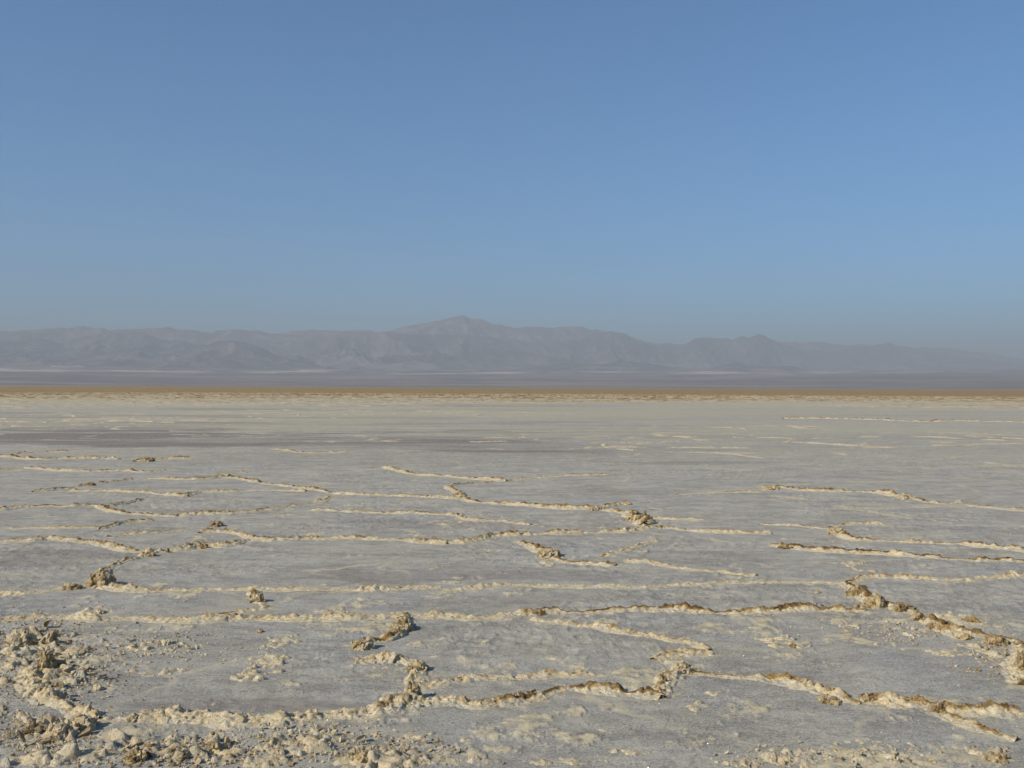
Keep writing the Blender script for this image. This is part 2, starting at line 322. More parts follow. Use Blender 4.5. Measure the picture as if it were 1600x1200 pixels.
# shards: small broken plates of crust
import bmesh
def _ico(sub):
    b = bmesh.new(); bmesh.ops.create_icosphere(b, subdivisions=sub, radius=1)
    v = np.array([q.co[:] for q in b.verts]); f = np.array([[q.index for q in g.verts] for g in b.faces]); b.free(); return v, f
ICO = {k: _ico(k) for k in (1, 2, 3, 4)}
def rotmats(ax, ay, az):
    cx, sx, cy, sy, cz, sz = np.cos(ax), np.sin(ax), np.cos(ay), np.sin(ay), np.cos(az), np.sin(az); o = np.ones_like(cx); z = 0*o
    X = np.stack([o, z, z, z, cx, -sx, z, sx, cx], -1).reshape(-1, 3, 3); Y = np.stack([cy, z, sy, z, o, z, -sy, z, cy], -1).reshape(-1, 3, 3)
    Z = np.stack([cz, -sz, z, sz, cz, z, z, z, o], -1).reshape(-1, 3, 3)
    return Z @ Y @ X
def shards(rng, centres, size, brown, sub=2, flat=(0.2, 0.6), tilt=0.9):
    """many angular plates in one array; centres (n,3), size (n,), brown (n,)"""
    n = len(centres); v0, f0 = ICO[sub]
    dim = np.stack([rng.uniform(.6, 1.2, n), rng.uniform(.5, 1.0, n), rng.uniform(*flat, n)], 1)*size[:, None]
    off = rng.uniform(0, 100, (n, 1, 3))
    q = v0[None]+off
    d = 0.55+0.75*vn3(q*1.1, 3)+0.35*(vn3(q*2.7, 4)-.5)
    v = v0[None]*d[..., None]
    for kk in range(6):                                # broken flat faces
        nn = rng.normal(size=(n, 3)); nn /= np.linalg.norm(nn, axis=1)[:, None]; cc_ = rng.uniform(.22, .62, n)
        v = v - nn[:, None, :]*np.maximum(0, np.einsum('nij,nj->ni', v, nn)-cc_[:, None])[..., None]
    v = v*dim[:, None, :]
    R = rotmats(rng.uniform(-tilt, tilt, n), rng.uniform(-tilt, tilt, n), rng.uniform(0, 6.28, n))
    v = np.einsum('nij,nkj->nki', R, v) + centres[:, None, :]
    f = (f0[None]+(np.arange(n)*len(v0))[:, None, None]).reshape(-1, 3)
    b = np.repeat(brown, len(v0)) + 0.25*(rng.uniform(size=n*len(v0))-.5)
    return v.reshape(-1, 3), f, b

ridge_samples = []      # (points, width, height) for the crust dust on the flat
def build_ridge(k, pts, H, W, brown, label):
    dm = np.mean([gp(*q)[1] for q in pts]); H = H*(0.76 if dm < 9 else 0.92); W = W*(0.95 if dm < 9 else 0.98); step = max(0.0075, 0.0013*dm)
    c, s = resample(pts, step); n = len(c); rng = np.random.default_rng(100+k)
    # natural wander
    tg = np.gradient(c, axis=0); tg /= np.linalg.norm(tg, axis=1)[:, None]+1e-9; nm = np.stack([-tg[:, 1], tg[:, 0]], 1)
    w1 = (fbm(s, s*0+k*7.1, 0.45, 4, 30+k)-.5)*W*0.55
    c = c + nm*w1[:, None]
    ends = np.clip(np.minimum(s, s[-1]-s)/(0.35*W+0.02), 0, 1)**0.6
    var = np.clip(0.25+1.7*(fbm(s, s*0, 0.42, 5, 60+k, .65)-.18), 0.15, 1.45); var = var*(0.45+0.55*ends)
    gap = sm(0.34, 0.50, fbm(s, s*0+3.3, 0.30, 4, 90+k, .6)); var = var*(0.22+0.78*gap)
    nc = 31 if dm < 9 else 23 if dm < 16 else 15; u = np.linspace(-1, 1, nc)
    half = W*0.5*(0.42+0.62*var)
    X = c[:, None, 0]+nm[:, None, 0]*u[None]*half[:, None]; Y = c[:, None, 1]+nm[:, None, 1]*u[None]*half[:, None]
    S = np.repeat(s[:, None], nc, 1)
    uc = 0.30+0.35*(fbm(S, S*0+8, 0.25, 3, 120+k)-.5)*2
    t = np.where(u[None] < uc, (u[None]+1)/(1+uc), (1-u[None])/(1-uc))
    prof = np.clip(t, 0, 1)**np.where(u[None] < uc, 1.15, 0.7)
    jag = ridged(X, Y, 0.09, 4, 200)-0.55; fine = fbm(X, Y, 0.025, 3, 210)-.5; lump = fbm(X, Y, 0.13, 3, 220)-.5
    vs = var[:, None]
    crag = ridged(X, Y, 0.028, 2, 205)-0.6; pit = np.abs(fbm(X, Y, 0.07, 3, 207)-.5)*2
    Z = H*(0.25+0.75*vs)*(prof*(0.66+0.85*jag+0.9*lump+0.25*pit) + (0.50*fine+0.40*crag)*np.minimum(prof*2.5, 1)) 
    if dm < 9.5:
        ph, pc = plates(X, Y, 0.11, 208); Z = Z + H*(0.25+0.75*vs)*np.minimum(prof*1.6, 1)*(0.26*(ph-.5) - 0.20*(1-pc))
    Z = Z - 0.010*(1-np.minimum(prof*5, 1)) + ground_z(X, Y)
    Z = np.where((prof <= 0.001), ground_z(X, Y)-0.02, Z)
    X = X + 0.25*H*(fbm(X+Z*3, Y, 0.03, 3, 230)-.5)*2*prof; Y = Y + 0.25*H*(fbm(X, Y+Z*3, 0.03, 3, 240)-.5)*2*prof
    brown = min(1.0, brown + (0.22 if dm > 9.5 else 0)); bw = (brown+0.1)*(0.10+0.85*sm(0.55, 0.9, prof)) * (0.1+1.8*fbm(S, S*0+5, 0.25, 4, 260+k, .7)) + 1.0*(fbm(X, Y, 0.07, 5, 280, .7)-.5)
    bw = np.where(u[None] > uc, bw+0.22*brown, bw)
    gr = np.clip(1.35-prof*3.6+4.0*(fbm(X, Y, 0.09, 5, 290, .65)-.5), 0, 1)*0.9
    root = bpy.data.objects.new('salt_ridge', None); sc.collection.objects.link(root)
    mid = c[n//2]; root.location = (mid[0], mid[1], 0); root.empty_display_size = 0.1
    tag(root, label, 'salt ridge', 'salt ridges crossing the flat')
    V = np.stack([X-mid[0], Y-mid[1], Z], -1).reshape(-1, 3)
    mesh_obj('ridge_bank', V, grid_faces(n, nc), M_SALT, {'brown': bw.ravel(), 'grey': gr.ravel()}, root)
    # broken crest plates along the top
    dens = (34 if dm < 9 else 24 if dm < 16 else 13)*(0.5+0.9*brown)
    m = int(s[-1]*dens)+4
    si = rng.uniform(0, s[-1], m); keep = fbm(si, si*0+11, 0.3, 3, 300+k) > 0.58-0.33*brown; si = si[keep]; m = len(si)
    if m:
        cx = np.interp(si, s, c[:, 0]); cy = np.interp(si, s, c[:, 1]); nx = np.interp(si, s, nm[:, 0]); ny = np.interp(si, s, nm[:, 1]); vv = np.interp(si, s, var)
        o = (0.30*W*0.5 + rng.normal(0, 0.12*W, m)*0.8)
        size = H*rng.uniform(0.10, 0.34, m)*(0.5+0.6*vv)*(1.0 if dm < 9 else 1.45 if dm < 16 else 1.7)
        z = H*vv*(0.78-1.6*np.abs(o-0.15*W)/W) + ground_z(cx+nx*o, cy+ny*o)
        cen = np.stack([cx+nx*o-mid[0], cy+ny*o-mid[1], z], 1)
        v, f, b = shards(rng, cen, size, np.clip((brown+.12)*rng.uniform(0.4, 1.5, m), 0, 1.1), 2 if dm < 14 else 1)
        tag(mesh_obj('crest_crust', v, f, M_SALT, {'brown': b, 'grey': b*0}, root, smooth=False), kind='stuff')
    ridge_samples.append((c, W, H*var))
for k, r in enumerate(RIDGES): build_ridge(k, *r)

# ------------------------------------------------------------------ pale crust patches lying on the flat (px, py, width px, height px, height m, brown, label)
PATCHES = [
 (400,1052,95,34,.030,.1,'wide triangular pale crust patch in the middle of the lower left pan'),
 (1235,1002,80,28,.030,.15,'ragged cream crust patch with a brown crumb right of centre'),
 (1325,975,110,24,.022,.1,'long pale crust patch under the right end of the dark crested ridge'),
 (1400,985,90,26,.030,.15,'cream crust patch under the brown lumpy ridge'),
 (1505,972,90,22,.030,.1,'whitish crust patch above the lower right ridge bend'),
 (1490,1020,70,16,.018,.1,'thin pale crust sliver left of the right edge ridge'),
 (1560,1025,80,36,.030,.15,'broken crust patch beside the ridge at the right edge'),
 (150,950,40,20,.028,.1,'small triangular crust patch between the two left ridges'),
 (420,1030,90,22,.022,.1,'low oval crust patch above the triangular one'),
 (440,1000,70,22,.020,.1,'faint crust patch below the left long ridge'),
 (585,1033,120,22,.022,.05,'pale elongated crust patch left of the hooked ridge'),
 (655,1006,48,12,.022,.05,'tiny bright crust tongue right of the knotted ridge'),
 (245,1050,90,16,.022,.1,'narrow crust strip right of the left rubble heap'),
 (230,1008,60,20,.026,.1,'knobbly crust patch above the narrow strip'),
 (160,1000,50,20,.03,.15,'rounded crust patch beside the left rubble heap'),
 (1090,1104,60,20,.025,.35,'tan crust patch under the pointed mound'),
 (1048,1083,46,18,.028,.1,'peach crust bump at the foot of the pointed mound'),
 (1120,1082,40,12,.020,.15,'small crust lens right of the pointed mound'),
 (830,1148,55,14,.02,.1,'small pale crust disc in the front grey pan'),
 (730,1157,60,22,.025,.1,'pale crust cluster below the lumpy ridge'),
 (650,1152,60,16,.025,.2,'rosy crust strip under the lumpy ridge'),
 (1110,1152,60,10,.018,.1,'thin crust streak at the bottom centre right'),
 (860,1028,70,12,.014,.05,'faint double crust streak in the centre pan'),
 (848,1013,60,8,.012,.05,'hairline crust streak above the double one'),
 (1330,1180,240,34,.035,.15,'broad rough crust field at the bottom right'),
 (1400,1192,120,26,.04,.15,'raised crust block at the bottom right'),
 (1560,1180,90,30,.035,.35,'crust patch in the bottom right corner'),
 (1250,1182,60,12,.026,.3,'small rosy crust scab left of the bottom right field'),
 (1350,1155,90,12,.014,.05,'thin pale crust veil above the bottom right field'),
 (60,1015,130,44,.045,.2,'heaped crust plate at the left edge under the long ridge'),
 (90,1060,150,50,.045,.3,'rough raised crust at the heart of the left rubble'),
 (70,1150,170,44,.04,.25,'broken crust sheet in the bottom left corner'),
 (110,1185,200,36,.05,.3,'brown and cream crust at the bottom left'),
 (320,1175,200,40,.05,.3,'lumpy crust sheet along the bottom left'),
 (470,1160,180,44,.045,.15,'bumpy cream crust sheet right of the bottom rubble'),
 (600,1190,200,40,.05,.25,'crust sheet with open cracks at bottom centre left'),
 (870,1190,170,20,.03,.1,'low whitish crust edge at the bottom centre'),
 (200,1160,190,34,.045,.35,'jumbled crust sheet between the pale angular block and the bottom heap'),
 (35,1115,90,26,.035,.25,'crust plate left of the curved front ridge'),
 (40,1192,110,22,.05,.5,'dark edged crust lump in the extreme bottom left corner'),
 (400,1192,150,22,.05,.3,'cracked crust block at the bottom between the two sheets'),
 (700,1190,120,20,.03,.25,'low crust rim right of the cracked bottom block'),
 (100,1022,150,26,.04,.25,'rough crust shelf across the middle of the left heap'),
 (30,1035,80,26,.035,.2,'pale crust lip at the left edge of the heap'),
 (1180,1190,110,16,.025,.2,'faint crust rim left of the bottom right field'),
 (1000,1175,90,14,.02,.15,'low pale crust sliver in the bottom centre'),
 (940,1140,80,12,.015,.1,'hazy crust streak above the low bottom sliver'),
 (770,860,30,8,.012,.05,'tiny pale crust spot before the middle pan mound'),
 (840,868,40,12,.016,.05,'whitish crust flecks at the foot of the brown mound'),
 (862,880,36,8,.03,.1,'pale crust toe below the brown mound'),
 (1415,868,50,8,.012,.05,'pale flecks under the long right-hand ridge'),
 (1345,885,50,18,.03,.35,'tan crust patch above the brown lumpy ridge top'),
 (1390,1010,40,8,.015,.05,'small pale crust fleck below the cream patches'),
]
def build_patch(k, px, py, wpx, hpx, H, brown, label):
    x0, d0 = gp(px, py); _, dn = gp(px, py+hpx/2); _, df = gp(px, py-hpx/2)
    a = wpx/F*d0*0.5*1.15; b = (df-dn)*0.5*1.1; cy = (dn+df)/2
    st = max(0.010, 0.0016*d0); nx = max(12, min(260, int(2.4*a/st))); ny = max(12, min(260, int(2.4*b/st)))
    gx, gy = np.meshgrid(np.linspace(-1.2*a, 1.2*a, nx), np.linspace(-1.2*b, 1.2*b, ny))
    X = gx+x0; Y = gy+cy
    rr = np.hypot(gx/a, gy/b)
    m = 0.42-0.70*rr + 1.5*(fbm(X, Y, 0.26, 5, 400+k, .7)-.5) + 1.1*(fbm(X, Y, 0.06, 4, 450, .7)-.5)
    m = np.minimum(m, (1.18-rr)*3)
    top = sm(-0.05, 0.22, m); pl_h, pl_c = plates(X, Y, 0.055+1.0*H, 455)
    Z = ground_z(X, Y) - 0.012 + 0.85*H*top*(0.10+0.80*pl_h*(0.25+0.75*pl_c)+0.3*(ridged(X, Y, 0.12, 5, 470)-.5)+0.6*(fbm(X, Y, 0.03, 3, 480)-.5)) + 0.008*top
    bw = brown*(0.2+1.6*(fbm(X, Y, 0.12, 4, 490+k)-.25)) + 0.45*(1-pl_c)*brown; gr = np.clip(0.85-top*0.9+3.4*(fbm(X, Y, 0.09, 5, 500, .7)-.5), 0, 0.95)
    V = np.stack([X-x0, Y-cy, Z], -1).reshape(-1, 3)
    o = mesh_obj('crust_patch', V, grid_faces(ny, nx), M_SALT, {'brown': bw.ravel(), 'grey': gr.ravel()})
    o.location = (x0, cy, 0); tag(o, label, 'salt crust', 'pale crust patches on the flat')
for k, r in enumerate(PATCHES): build_patch(k, *r)

# ------------------------------------------------------------------ clumps heaved up on the ridges (px, base py, width px, height px, brown, label)
CLUMPS = [
 (156,917,46,34,.62,'big shaggy olive brown clump on the left ridge junction'),
 (236,870,20,12,1.0,'dark flat clump behind the big shaggy one'),
 (263,864,8,9,1.0,'tiny dark upright splinter beside the dark flat clump'),
 (318,857,20,10,.9,'dark brown crumbs on the cream ridge behind the splinter'),
 (110,922,32,12,.7,'low dark topped clump left of the big shaggy one'),
 (140,760,18,7,.95,'small dark brown clump on the far crumbly ridge'),
 (402,942,26,20,.45,'knobbly tan clump between the two long left ridges'),
 (338,823,22,12,.75,'small dark speckled clump in the left middle pans'),
 (294,777,6,9,.9,'tiny upright dark stone on the oval pan ridge'),
 (858,872,40,20,.55,'brown mound on the rugged ridge in the middle pan'),
 (830,857,20,10,.5,'small tan lump above the brown mound'),
 (994,815,30,24,.6,'big brown clump at the far ridge junction'),
 (1034,826,18,7,1.0,'dark flat clump just right of the junction'),
 (932,799,24,10,.6,'brown clump at the fork before the far junction'),
 (980,790,16,7,.5,'small clump at the end of the upper branch'),
 (646,1094,28,48,.55,'dark upright clump standing on the lumpy front ridge'),
 (602,1107,28,16,.85,'brown crusted lump left of the dark upright clump'),
 (655,1048,34,22,.55,'ring shaped brown lump above the dark upright clump'),
 (629,986,34,28,.55,'knotted brown clump hanging under the long ridge'),
 (568,1014,36,24,.45,'rounded tan boulder at the end of the knotted ridge'),
 (1066,1052,36,24,.35,'pointed cream mound with brown horned top'),
 (1035,1070,18,12,.45,'small lump left below the pointed mound'),
 (1340,932,34,20,.9,'dark brown lump at the top of the descending chain'),
 (1372,950,42,26,.7,'large brown and cream lump in the descending chain'),
 (1408,957,26,20,.9,'dark horned lump in the middle of the descending chain'),
 (1440,972,34,18,.95,'dark brown lump low in the descending chain'),
 (1462,984,24,16,.7,'tan lump at the lower end of the descending chain'),
 (1345,955,24,12,.7,'flat brown lump left of the descending chain'),
 (1522,975,26,14,.75,'leaning dark slab on the whitish patch'),
 (1508,1000,34,14,.45,'gold lump with brown edge on the right ridge'),
 (1560,1008,40,20,.85,'dark brown heap near the right edge'),
 (1597,1050,20,48,.8,'dark brown block cut by the right edge'),
 (1468,1112,28,22,.95,'dark brown knob on the lower right ridge'),
 (1360,1096,26,14,.8,'brown lump starting the lower right dark crest'),
 (1300,1098,40,16,.6,'crumbly lumps on the arching ridge'),
 (335,967,20,9,.95,'dark reddish crumb at the tip of the crooked ridge'),
 (842,962,26,10,.9,'brown lump where the dark crest begins'),
 (230,722,24,10,.75,'far brown clump with a pale stone at left'),
 (352,746,24,9,.5,'far tan clump behind the small pan'),
 (485,765,18,7,.75,'brown clump near the tip of the oval pan'),
 (718,776,22,8,.65,'brown crumbs on the crooked middle link'),
 (716,807,8,8,.8,'small brown knot ending a middle ridge'),
 (1210,766,36,8,.55,'tan clump starting the far right chain'),
 (1415,781,28,9,.55,'tan clump in the middle of the far right chain'),
 (1305,836,22,11,.65,'brown clump at the forked bend on the right'),
 (1240,1011,16,7,.9,'brown crumb on the ragged cream patch'),
 (1230,858,30,9,.9,'dark crumbs at the start of the long right-hand ridge'),
 (1278,927,10,8,.5,'tiny lone grey brown stone in the right pan'),
 (1530,1049,8,7,.9,'tiny lone brown stone near the right edge'),
 (408,988,14,6,.8,'tiny brown crumb alone below the crooked ridge'),
 (70,1052,34,46,.7,'tall dark split clump in the left rubble heap'),
 (78,1008,30,24,.6,'dark clump with deep hollow at the top of the left rubble'),
 (30,1010,44,32,.3,'cream broken clump at the left of the rubble heap'),
 (125,1142,50,28,.35,'tilted pale slab with dark underside at lower left'),
 (95,1150,56,30,.25,'pale angular block in front of the curved front ridge'),
 (48,1150,30,28,.9,'dark hollow clump left of the pale angular block'),
 (210,1128,22,18,.5,'cracked ridge lump with a dark slit'),
 (215,1188,40,24,.9,'dark brown heap in the bottom rubble'),
 (333,1160,26,22,.4,'cream knob on the bottom crust sheet'),
 (565,1190,50,26,.6,'split crust block with black crack at the bottom'),
 (155,960,24,8,.4,'small crumb row on the left long ridge'),
 (260,1008,22,12,.1,'white rounded stone right of the left rubble'),
 (155,1078,18,12,.1,'pale square stone alone in the lower left pan'),
 (1560,1190,40,18,.7,'brown crumbs in the bottom right corner'),
]
def build_clump(k, px, py, wpx, hpx, brown, label):
    x0, d0 = gp(px, py-1); y0 = d0 + wpx/F*d0*0.2; w = wpx/F*d0; h = hpx/F*d0*0.85
    rng = np.random.default_rng(700+k)
    n = int(np.clip(wpx*hpx/14, 7, 70)) if d0 < 20 else 7
    ang = rng.uniform(0, 6.28, n); rad = np.sqrt(rng.uniform(0, 1, n))*w*0.42
    cx = rad*np.cos(ang); cy = rad*np.sin(ang)*0.9; env = 1-0.75*(rad/(w*0.42+1e-6))**1.5
    cz = h*env*rng.uniform(0.05, 0.80, n)
    size = rng.uniform(0.22, 0.5, n)*min(w, h*1.8)*(0.85 if n < 25 else 0.62)*0.9
    v, f, b = shards(rng, np.stack([cx, cy, cz], 1), size, np.clip(brown*rng.uniform(.35, 1.35, n), 0, 1.15), 3 if d0 < 8 else 2, (0.18, 0.7), 1.3)
    # solid rough core so that nothing floats
    cv, cf = ICO[4 if d0 < 9 else 3]
    q = cv*np.array([w*.46, w*.42, h*.80]); wp = q+np.array([x0, y0, 0])
    dd = 0.62+0.55*vn3(wp/(0.16*w+0.01), 5)+0.45*(vn3(wp/(0.07*w+0.004), 6)-.5)+0.25*(vn3(wp/(0.025*w+0.003), 7)-.5)
    q = q*dd[:, None]; cb = np.clip(brown*(0.25+0.9*vn3(wp/(0.2*w), 8)+0.25*q[:, 2]/h), 0, 1.1)
    V = np.vstack([q, v]); Fc = np.vstack([cf, f+len(q)]); B = np.concatenate([cb, b])
    V[:, 2] += float(ground_z(np.array([x0]), np.array([y0]))[0])
    o = mesh_obj('salt_clump', V, Fc, M_SALT, {'brown': B, 'grey': B*0+np.clip(vn3(V*25, 9)-.45, 0, .3)}, smooth=False)
    o.location = (x0, y0, 0); tag(o, label, 'salt clump', 'salt and mud clumps')
for k, r in enumerate(CLUMPS): build_clump(k, *r)

# ------------------------------------------------------------------ loose chunks: (area centre px, py, half w, half h, count, size px lo, hi, brown, label)
AREAS = [
 (55,1000,60,28,44,6,17,.5,'cream and brown crust chunk in the heap at the left edge under the long ridge'),
 (85,1055,75,34,56,5,18,.55,'broken crust chunk strewn round the tall dark split clump'),
 (60,1150,65,26,32,7,22,.4,'angular crust chunk in the bottom left corner rubble'),
 (260,1178,150,20,44,6,19,.6,'brown and cream chunk in the bottom rubble left of the bumpy crust sheet'),
 (470,1158,110,22,36,5,15,.25,'rounded cream chunk on the bumpy crust sheet under the front ridge'),
 (620,1180,90,20,22,6,16,.35,'crust chunk beside the black crack at the bottom'),
 (1340,1182,150,14,26,5,14,.3,'small crust chunk on the broad field at the bottom right'),
 (1560,1020,50,26,16,5,12,.45,'small crust chunk below the ridge at the right edge'),
 (1400,985,80,16,14,4,10,.35,'small crust crumb under the descending brown chain'),
 (230,1010,110,22,22,4,11,.3,'small pale chunk scattered right of the left rubble heap'),
]
proto_by = {}
def make_chunk(k, brown):
    rng = np.random.default_rng(900+k); v0, f0 = ICO[3]
    off = rng.uniform(0, 50, 3); q = v0+off
    d = 0.6+0.7*vn3(q*1.0, 13)+0.5*(vn3(q*2.4, 14)-.5)+0.18*(vn3(q*7, 15)-.5)
    v = v0*d[:, None]
    for kk in range(9):
        nn = rng.normal(size=3); nn /= np.linalg.norm(nn); v = v - nn*np.maximum(0, v @ nn-rng.uniform(.3, .6))[:, None]
    v = v*1.25; v = v*np.array([rng.uniform(.9, 1.3), rng.uniform(.7, 1.), rng.uniform(.22, .6)])
    b = np.clip(brown*(0.2+1.5*vn3(q*1.6, 16)), 0, 1.1)
    return v, f0, b
ci = 0; CHUNKS = []
for (px, py, hw, hh, cnt, s0, s1, brown, label) in AREAS:
    protos = [None]*6; rng = random.Random(px*7+py)
    for i in range(cnt):
        qx = px+rng.gauss(0, .5)*hw; qy = py+rng.gauss(0, .5)*hh
        if qy > 1199: qy = 1199-rng.random()*15
        x, d = gp(qx, qy); size = rng.uniform(s0, s1)/F*d*0.55; size *= 0.6+0.6*rng.random()
        j = i % 6
        if protos[j] is None:
            ci += 1; bj = brown*(0.3+0.26*((j*5) % 6)); v, f, b = make_chunk(ci, bj)
            o = mesh_obj('salt_chunk', v, f, M_SALT, {'brown': b, 'grey': np.clip(vn3(v*2+ci, 9)-.4, 0, .4)}, smooth=False); protos[j] = (o, bj)
        else:
            o = protos[j][0].copy(); sc.collection.objects.link(o)
        o.scale = (size,)*3; o.rotation_euler = (rng.uniform(-.8, .8), rng.uniform(-.8, .8), rng.uniform(0, 6.28))
        o.location = (x, d, size*0.22 + (0.02 if rng.random() < .35 else 0))
        CHUNKS.append((o, qx, qy, size/d*F, protos[j][1], label))
# every chunk is told by its size, its colour and the named clump it lies nearest to
MARKS = [(c[0], c[1]-c[3]/3, c[5]) for c in CLUMPS]
ORD = ['nearest', 'second nearest', 'third nearest', 'fourth nearest', 'fifth nearest', 'sixth nearest', 'seventh nearest', 'eighth nearest', 'ninth nearest', 'tenth nearest']
fam = {}
for c in CHUNKS:
    o, qx, qy, spx, bj, lab = c
    mk = min(MARKS, key=lambda m: math.hypot(m[0]-qx, 1.8*(m[1]-qy))); dx = qx-mk[0]; dy = 1.8*(qy-mk[1])
    side = ('right of' if dx > 0 else 'left of') if abs(dx) > abs(dy) else ('in front of' if dy > 0 else 'behind')
    sz_ = 'large' if spx > 8.5 else 'small' if spx < 4.5 else 'medium'; col = 'cream' if bj < .35 else 'tan' if bj < .6 else 'brown'
    fam.setdefault((sz_, col, side, mk[2]), []).append((math.hypot(dx, dy), o, lab))
for (sz_, col, side, mk), lst in fam.items():
    lst.sort(key=lambda q: q[0])
    short = mk
    for cut in (' on the', ' behind the', ' in the', ' of the', ' at the', ' beside the', ' hanging', ' standing', ' above the', ' below the', ' under the', ' cut by', ' just ', ' with ', ' starting', ' alone', ' low in', ' left ', ' right '):
        p_ = short.find(cut)
        if p_ > 0: short = short[:p_]
    for i, (_, o, lab) in enumerate(lst):
        o_ = '' if len(lst) == 1 else (ORD[i] if i < 10 else 'far')+' '
        for txt in (f'{o_}{sz_} {col} chunk {side} the {mk}', f'{o_.replace("nearest ", "") if i else o_}{sz_} {col} chunk {side} the {mk}', f'{o_}{sz_} {col} chunk {side} the {short}'):
            if len(txt.split()) <= 16: break
        tag(o, txt, 'salt chunk', lab.replace('chunk', 'chunks', 1).replace('crumb', 'crumbs', 1))

# fine crumbs nobody could count
rng = np.random.default_rng(77)
cs = []; sz = []; br = []
for (px, py, hw, hh, cnt, s0, s1, b_, _) in AREAS:
    for i in range(cnt*26):
        qx = px+rng.normal(0, .75)*hw; qy = min(1215, py+rng.normal(0, .75)*hh); x, d = gp(qx, qy)
        cs.append((x, d, 0)); sz.append(rng.uniform(.10, .36)**3*.4+.003); br.append(b_*rng.uniform(0, 1.5))
for (c, W, Hv) in ridge_samples:
    L = np.linalg.norm(np.diff(c, axis=0), axis=1).sum(); n = int(L*26) if c[:, 1].mean() < 12 else int(L*9)
    idx = rng.integers(0, len(c), n); far = max(1, c[:, 1].mean()/9)
    for i in idx:
        cs.append((c[i, 0]+rng.normal(0, W*.5), c[i, 1]+rng.normal(0, W*.5), 0)); sz.append(rng.uniform(.003, .010)*far**0.7); br.append(rng.uniform(-.2, .6))
for i in range(2600):
    d = rng.uniform(3.8, 11); cs.append((rng.uniform(-.58, .58)*d, d, 0)); sz.append(rng.uniform(.002, .006)); br.append(rng.uniform(-.2, .5))
cs = np.array(cs); cs[:, 2] = ground_z(cs[:, 0], cs[:, 1])+0.002
v, f, b = shards(rng, cs, np.array(sz), np.array(br), 1, (0.4, 0.8), 1.0)
o = mesh_obj('salt_crumbs', v, f, M_SALT, {'brown': b, 'grey': b*0+.15}, smooth=False)
tag(o, 'fine cream and brown crumbs scattered along the ridges', 'salt crumbs', kind='stuff')

# tiny salt crystals that catch the sun
n = 46; d = rng.uniform(3.9, 9, n); x = rng.uniform(-.56, .56, n)*d; z = ground_z(x, d)+0.004
V = []; Fq = []
for i in range(n):
    p = Vector((x[i], d[i], z[i])); hv = ((Vector((0, 0, CAMH))-p).normalized()+to_sun).normalized()
    hv = (hv+Vector(rng.normal(0, .16, 3))).normalized(); q = hv.to_track_quat('Z', 'Y'); s = rng.uniform(.0006, .0014)*(0.6+d[i]/9)
    b0 = len(V)
    for (a, c_, e) in ((-1, -1, 1), (1, -1, 1), (1, 1, 1), (-1, 1, 1), (-1, -1, -1), (1, -1, -1), (1, 1, -1), (-1, 1, -1)):
        V.append(tuple(p+q @ Vector((a*s, c_*s, e*s*.6))))
    for fc in ((0, 1, 2, 3), (7, 6, 5, 4), (0, 4, 5, 1), (1, 5, 6, 2), (2, 6, 7, 3), (3, 7, 4, 0)): Fq.append([b0+g for g in fc])
o = mesh_obj('salt_crystals', V, Fq, M_CRY, smooth=False)
tag(o, 'tiny glittering salt crystals on the grey flat', 'salt crystals', kind='stuff')

# ------------------------------------------------------------------ the salt flat: one sheet, polar grid
TH = np.concatenate([np.linspace(-math.radians(34), math.radians(34), 1100), np.linspace(math.radians(34), 2*math.pi-math.radians(34), 60)[1:-1]])
R = np.concatenate([np.geomspace(0.25, 3.0, 24)[:-1], np.geomspace(3.0, 45, 800)[:-1], np.geomspace(45, 2600, 330)])
rr, th = np.meshgrid(R, TH, indexing='ij'); X = rr*np.sin(th); Y = rr*np.cos(th)
Z = ground_z(X, Y)
crust = np.zeros_like(X)
near = (rr < 60)
for (c, W, Hv) in ridge_samples:
    x0, x1, y0, y1 = c[:, 0].min()-W*2, c[:, 0].max()+W*2, c[:, 1].min()-W*2, c[:, 1].max()+W*2
    m = near & (X > x0) & (X < x1) & (Y > y0) & (Y < y1); ii = np.nonzero(m.ravel())[0]
    if not len(ii): continue
    cc = c[::max(1, len(c)//160)]; best = np.full(len(ii), 9.0); xx = X.ravel()[ii]; yy = Y.ravel()[ii]
    for a, b in zip(cc[:-1], cc[1:]):
        dv = b-a; t = np.clip(((xx-a[0])*dv[0]+(yy-a[1])*dv[1])/(dv@dv+1e-9), 0, 1)
        best = np.minimum(best, np.hypot(xx-a[0]-dv[0]*t, yy-a[1]-dv[1]*t))
    cv = np.clip(1.05-best/(W*0.95), 0, 1)*0.55
    crust.ravel()[ii] = np.maximum(crust.ravel()[ii], cv)
# crust scabs with a little relief of their own, denser close to the camera's feet
fl = fbm(X, Y, 0.34, 6, 610, 0.68); zone = fbm(X, Y, 2.4, 2, 620)
nearw = sm(8.5, 4.2, Y)
scab = sm(0.0, 0.10, fl-(0.655-0.10*nearw-0.16*(zone-.5)))*np.where(rr < 14, 1, 0)
crust = np.maximum(crust*(0.35+1.3*fbm(X, Y, 0.2, 3, 630)), scab*0.62)
Z = Z + 0.008*scab*(0.4+fbm(X, Y, 0.05, 3, 640))
